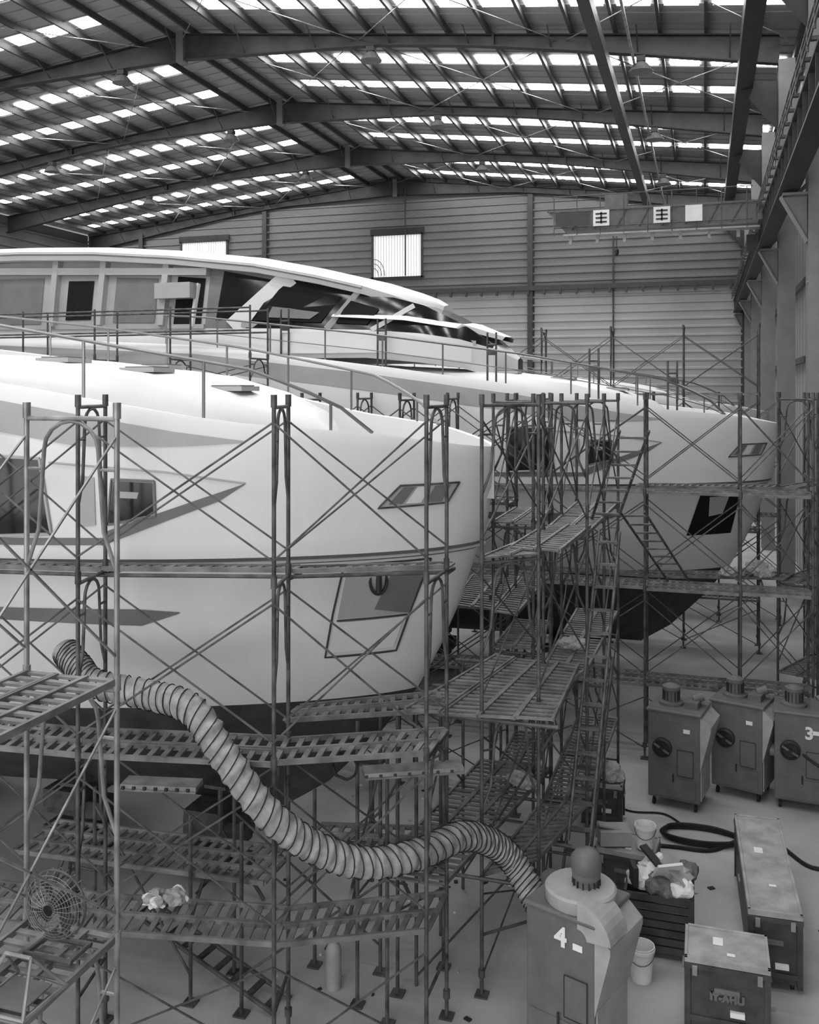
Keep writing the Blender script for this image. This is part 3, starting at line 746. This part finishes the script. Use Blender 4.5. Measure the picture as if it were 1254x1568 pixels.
# ------------------------------------------------------------------ crates etc.
def crate(name, x, y, w, d, h, rot=0, label=None, lidm=M_crateT):
    root = empty(name, (x, y, 0)); root.rotation_euler = (0, 0, rot); m = MB()
    m.box((0, 0, 0.08+(h-0.12)/2), (w-0.04, d-0.04, h-0.13), M_crate)
    m.box((0, 0, h-0.03), (w, d, 0.05), lidm); m.box((0, 0, h-0.085), (w+0.015, d+0.015, 0.05), M_crate)
    for sx in (-1, 1):
        for sy in (-1, 1):
            m.box((sx*(w/2-.03), sy*(d/2-.03), h/2), (0.06, 0.06, h-0.1), M_crate)
            m.tube((sx*(w/2-.1)-.02, sy*(d/2-.1), .04), (sx*(w/2-.1)+.02, sy*(d/2-.1), .04), 0.04, M_rubber, 12)
        m.box((sx*(w/2+.015), 0, h*0.7), (0.02, 0.16, 0.03), M_tubeL)
        m.box((sx*(w/2-.1), -d/2-.01, h-0.12), (0.05, 0.02, 0.1), M_tubeL)
        m.box((sx*(w/2-.015), 0, h), (0.03, d, 0.02), M_crateT)
    for sy in (-1, 1): m.box((0, sy*(d/2-.015), h), (w, 0.03, 0.02), M_crateT)
    m.box((0, -d/2+0.005, 0.18), (w-0.1, 0.03, 0.05), M_crate); m.box((0, -d/2+0.01, h*0.62), (w*0.3, 0.03, 0.05), M_mach)
    m.box((w*0.12, -d/2+0.0, 0.28), (0.14, 0.045, 0.05), M_white)
    m.box((-w*0.1, d*0.1, h), (0.1, 0.14, 0.006), M_white); m.box((w*0.05, -d*0.25, h), (0.08, 0.05, 0.006), M_white)
    m.obj('chest', parent=root, bevel=0.008)
    if label: text(root, label, (0, -d/2-0.002, h*0.62-0.09), (math.pi/2, 0, 0), 0.1, M_mach)
crate('tool_chest', 0.22, 10.28, 0.82, 0.62, 0.78, 0.0, 'JY-AHU')
crate('tool_chest', 0.70, 12.15, 0.56, 2.4, 0.85, 0.03)
crate('tool_crate', -1.45, 14.5, 0.6, 0.5, 0.66, 0.0)
crate('tool_crate', -0.95, 12.6, 0.75, 0.6, 0.62, -0.1)

def crumple(m, c, s, mt, seed=0, sub=3, amp=0.35):
    rnd = random.Random(seed); bmx = bmesh.new(); bmesh.ops.create_icosphere(bmx, subdivisions=sub, radius=1)
    K = [(Vector((rnd.uniform(-1, 1), rnd.uniform(-1, 1), rnd.uniform(-1, 1))).normalized(), rnd.uniform(2, 5), rnd.uniform(0, 6)) for _ in range(7)]
    vs = []
    for v in bmx.verts:
        f = 1+amp*sum(abs(math.sin(v.co.dot(k)*fq+ph))-0.5 for k, fq, ph in K)/2.2
        p = v.co*f; vs.append((c[0]+p.x*s[0], c[1]+p.y*s[1], c[2]+max(p.z, -0.8)*s[2]))
    m.add(vs, [tuple(v.index for v in f.verts) for f in bmx.faces], mt); bmx.free()
root = empty('scrap_bin', (-0.50, 11.45, 0)); m = MB()
for sx in (-1, 1):
    for sy in (-1, 1): m.box((sx*.36, sy*.26, .36), (.06, .06, .7), M_crate)
for i in range(7):
    z_ = .12+i*.095
    for sy in (-1, 1): m.box((0, sy*.27, z_), (.72, .03, .075), M_crate)
    for sx in (-1, 1): m.box((sx*.37, 0, z_), (.03, .5, .075), M_crate)
m.box((0, 0, .1), (.7, .5, .04), M_crate)
m.obj('slatted_box', parent=root)
m = MB()
for i, (x, y, z_, s, mt) in enumerate([(-.2, 0, .78, .15, M_white), (.15, .05, .8, .18, M_machL), (.25, -.12, .78, .13, M_white), (0, -.12, .76, .15, M_mach), (-.05, .15, .85, .15, M_white), (.3, .15, .86, .12, M_mach)]):
    crumple(m, (x, y, z_), (s, s, s*.7), mt, i)
m.box((.08, -.1, .93), (.3, .03, .34), M_white, rot=.5, tilt=('X', .7)); m.box((-.28, -.15, .88), (.06, .22, .22), M_dark, rot=.3)
m.box((.2, -.05, .95), (.36, .26, .02), M_machL, rot=-.4, tilt=('Y', .6)); m.box((-.1, .1, 1.0), (.1, .3, .03), M_dark, rot=.8, tilt=('X', .4))
m.obj('scrap', parent=root)

def bucket(x, y, z_, r=.14, h=.38):
    m = MB(); m.revolve((0, 0, 0), [(r*.8, 0), (r*.98, h*.85), (r*1.06, h*.86), (r*1.06, h*.93), (r, h*.93), (r*1.02, h), (r*.95, h), (r*.76, .03)], M_white, 24)
    pts = [(r*1.04*math.cos(t*math.pi/10), -abs(math.sin(t*math.pi/10))*r*1.1, h*.85-abs(math.sin(t*math.pi/10))*.1) for t in range(11)]
    m.path(pts, .005, M_tube, 5); m.obj('plastic_bucket', smooth=40, loc=(x, y, z_))
bucket(-0.66, 10.75, 0); bucket(-0.72, 12.5, .64, .13, .3)
m = MB(); m.box((0, 0, .09), (.4, .3, .18), M_machL, rot=.3); m.box((0, 0, .19), (.42, .14, .02), M_machL, rot=.35, tilt=('Y', .2)); m.obj('cardboard_box', loc=(-1.12, 12.55, .64))

def rags(x, y, z_, s, seed, n=4, ms=(M_white, M_machL)):
    m = MB(); rnd = random.Random(seed)
    for i in range(n): crumple(m, (rnd.uniform(-s, s), rnd.uniform(-s, s)*.6, s*.45+rnd.uniform(0, s*.3)), (s*.7, s*.5, s*.5), rnd.choice(ms), seed*10+i, amp=.7)
    m.obj('crumpled_bags', loc=(x, y, z_))
rags(-1.45, 14.5, .68, .2, 1); rags(-5.2, 8.35, 1.33, .13, 2); rags(1.0, 18.6, 3.08, .2, 3, ms=(M_machL,)); rags(.5, 18.4, 3.08, .14, 4, ms=(M_machL,))
rags(-1.65, 12.8, 3.04, .12, 7, ms=(M_machL,)); rags(-2.2, 12.2, 1.35, .14, 8, ms=(M_machL,))

def cable(name, pts, r=.014, n=8):
    m = MB(); m.path(catmull(pts, n), r, M_rubber, 6); m.obj(name, smooth=60)
co = []
for k in range(60):
    a = k*.42; co.append((-.05+.55*math.cos(a)*(1+.1*math.sin(k*1.3)), 14.35+.28*math.sin(a), .02+.0012*k))
cable('cable_coil', co, .022, 3)
cable('floor_cable', [(-1.5, 14.0, .02), (-1.0, 13.9, .02), (-.4, 13.95, .02), (.1, 14.0, .02), (.55, 14.5, .02), (.95, 14.55, .02), (1.4, 13.9, .02), (1.9, 14.2, .02), (2.4, 15.2, .02)], .03)
cable('floor_cable', [(-.3, 14.7, .02), (-.6, 15.0, .02), (-1.1, 14.95, .02), (-1.6, 15.3, .02), (-2.4, 15.0, .02)], .014)
cable('floor_cable', [(1.45, 15.7, .9), (1.9, 15.5, .6), (2.0, 15.4, .1), (1.7, 15.0, .02), (2.3, 14.7, .02)], .02)
m = MB(); m.path([(-.13+.13*math.cos(t*.5), .02*math.sin(t*3), .13*math.sin(t*.5)) for t in range(40)], .012, M_rubber, 6)
m.obj('cable_coil', loc=(-3.25, 8.72, 2.8))
m = MB(); m.revolve((0, 0, 0), [(.08, 0), (.085, .02), (.085, .42), (.06, .48), (.025, .5), (.025, .54)], M_machL, 20)
m.box((.03, 0, .56), (.12, .03, .02), M_dark); m.tube((-.03, 0, .52), (-.1, 0, .4), .01, M_rubber); m.obj('fire_extinguisher', smooth=40, loc=(-3.85, 9.6, 0))

m = MB()
for a, b, z_ in (((-3.25, 8.9), (-2.35, 9.35), 2.68), ((-5.5, 8.15), (-4.75, 8.3), 2.6)):
    m.bar((*a, z_), (*b, z_), .22, .06, M_tubeL); m.bar((*a, z_-.02), (*b, z_-.02), .24, .02, M_plank)
    A, B = Vector((*a, z_)), Vector((*b, z_))
    for i in range(7):
        p = A.lerp(B, (i+.5)/7); m.box((p.x, p.y-.1, p.z), (.03, .06, .03), M_dark)
m.obj('steel_scaffold_boards')

root = empty('workshop_fan', (-4.42, 5.72, 2.47)); m = MB()
for k in range(9):
    rr = .05+.022*k*1.0
    m.path([(rr*math.cos(t*math.pi/12), -.09+.03*(rr/.22)**2, .36+rr*math.sin(t*math.pi/12)) for t in range(25)], .0022, M_tubeL, 4)
for k in range(24):
    a = k*math.pi/12
    m.path([(.04*math.cos(a), -.10, .36+.04*math.sin(a)), (.15*math.cos(a), -.085, .36+.15*math.sin(a)), (.235*math.cos(a), -.03, .36+.235*math.sin(a)), (.235*math.cos(a), .05, .36+.235*math.sin(a)), (.1*math.cos(a), .11, .36+.1*math.sin(a))], .0022, M_tubeL, 4)
m.path([(.238*math.cos(t*math.pi/12), 0, .36+.238*math.sin(t*math.pi/12)) for t in range(25)], .009, M_tube, 6)
m.obj('guard', parent=root)
m = MB()
for k in range(4):
    a = k*math.pi/2+.3
    m.add([(.03*math.cos(a), 0, .36+.03*math.sin(a)), (.2*math.cos(a), -.02, .36+.2*math.sin(a)), (.2*math.cos(a+.7), .03, .36+.2*math.sin(a+.7)), (.03*math.cos(a+.9), .01, .36+.03*math.sin(a+.9))], [(0, 1, 2, 3)], M_dark)
m.tube((0, -.03, .36), (0, .2, .36), .05, M_dark, 14)
m.tube((0, .12, .36), (0, .12, .06), .02, M_tube); m.tube((-.2, .12, .03), (.2, .12, .03), .02, M_tube); m.tube((-.2, -.1, .03), (.2, -.1, .03), .02, M_tube)
for s in (-1, 1): m.tube((s*.18, -.1, .03), (s*.18, .12, .03), .02, M_tube)
m.obj('stand', parent=root)
m = MB(); m.box((0, 0, .12), (.26, .38, .24), M_mach); m.box((0, -.195, .12), (.22, .01, .2), M_dark)
for i in range(6): m.box((.132, -.1+i*.04, .12), (.006, .015, .14), M_dark)
m.path([(-.08, -.15, .24), (-.08, -.1, .3), (-.08, .1, .3), (-.08, .15, .24)], .012, M_dark, 6)
m.obj('welding_machine', bevel=.01, loc=(-4.75, 5.2, 2.47), rot=.3)
m = MB()
m.path([(-.2, -.2, .03), (.2, -.2, .03), (.22, .2, .03), (-.18, .22, .03), (-.2, -.2, .03)], .014, M_tubeL, 6)
m.path([(-.2, -.2, .03), (-.1, 0, .3), (-.18, .22, .03)], .014, M_tubeL, 6); m.path([(.2, -.2, .03), (.1, 0, .3), (.22, .2, .03)], .014, M_tubeL, 6)
m.tube((-.1, 0, .3), (.1, 0, .3), .014, M_tubeL); m.box((0, 0, .05), (.3, .3, .01), M_mach)
m.obj('tool_rack', loc=(-4.32, 5.2, 2.47))

m = MB()
for i in range(60):
    x = random.uniform(-6, 1.5); y = random.uniform(9.5, 15)
    m.box((x, y, .008), (random.uniform(.02, .09), random.uniform(.02, .06), .015), random.choice([M_white, M_machL, M_dark]), rot=random.uniform(0, 3))
m.obj('floor_litter')

# ------------------------------------------------------------------ light
wd = bpy.data.worlds.new('world'); sc.world = wd; wd.use_nodes = True
wd.node_tree.nodes['Background'].inputs[0].default_value = (1, 1, 1, 1)
wd.node_tree.nodes['Background'].inputs[1].default_value = 0.35
def area(name, loc, rot, sx, sy, p):
    l = bpy.data.lights.new(name, 'AREA'); l.shape = 'RECTANGLE'; l.size = sx; l.size_y = sy; l.energy = p
    o = bpy.data.objects.new(name, l); COL.objects.link(o); o.location = loc; o.rotation_euler = rot
area('open_door_daylight', (-6, -9.5, 8), (math.radians(90), 0, 0), 18, 14, 2500)
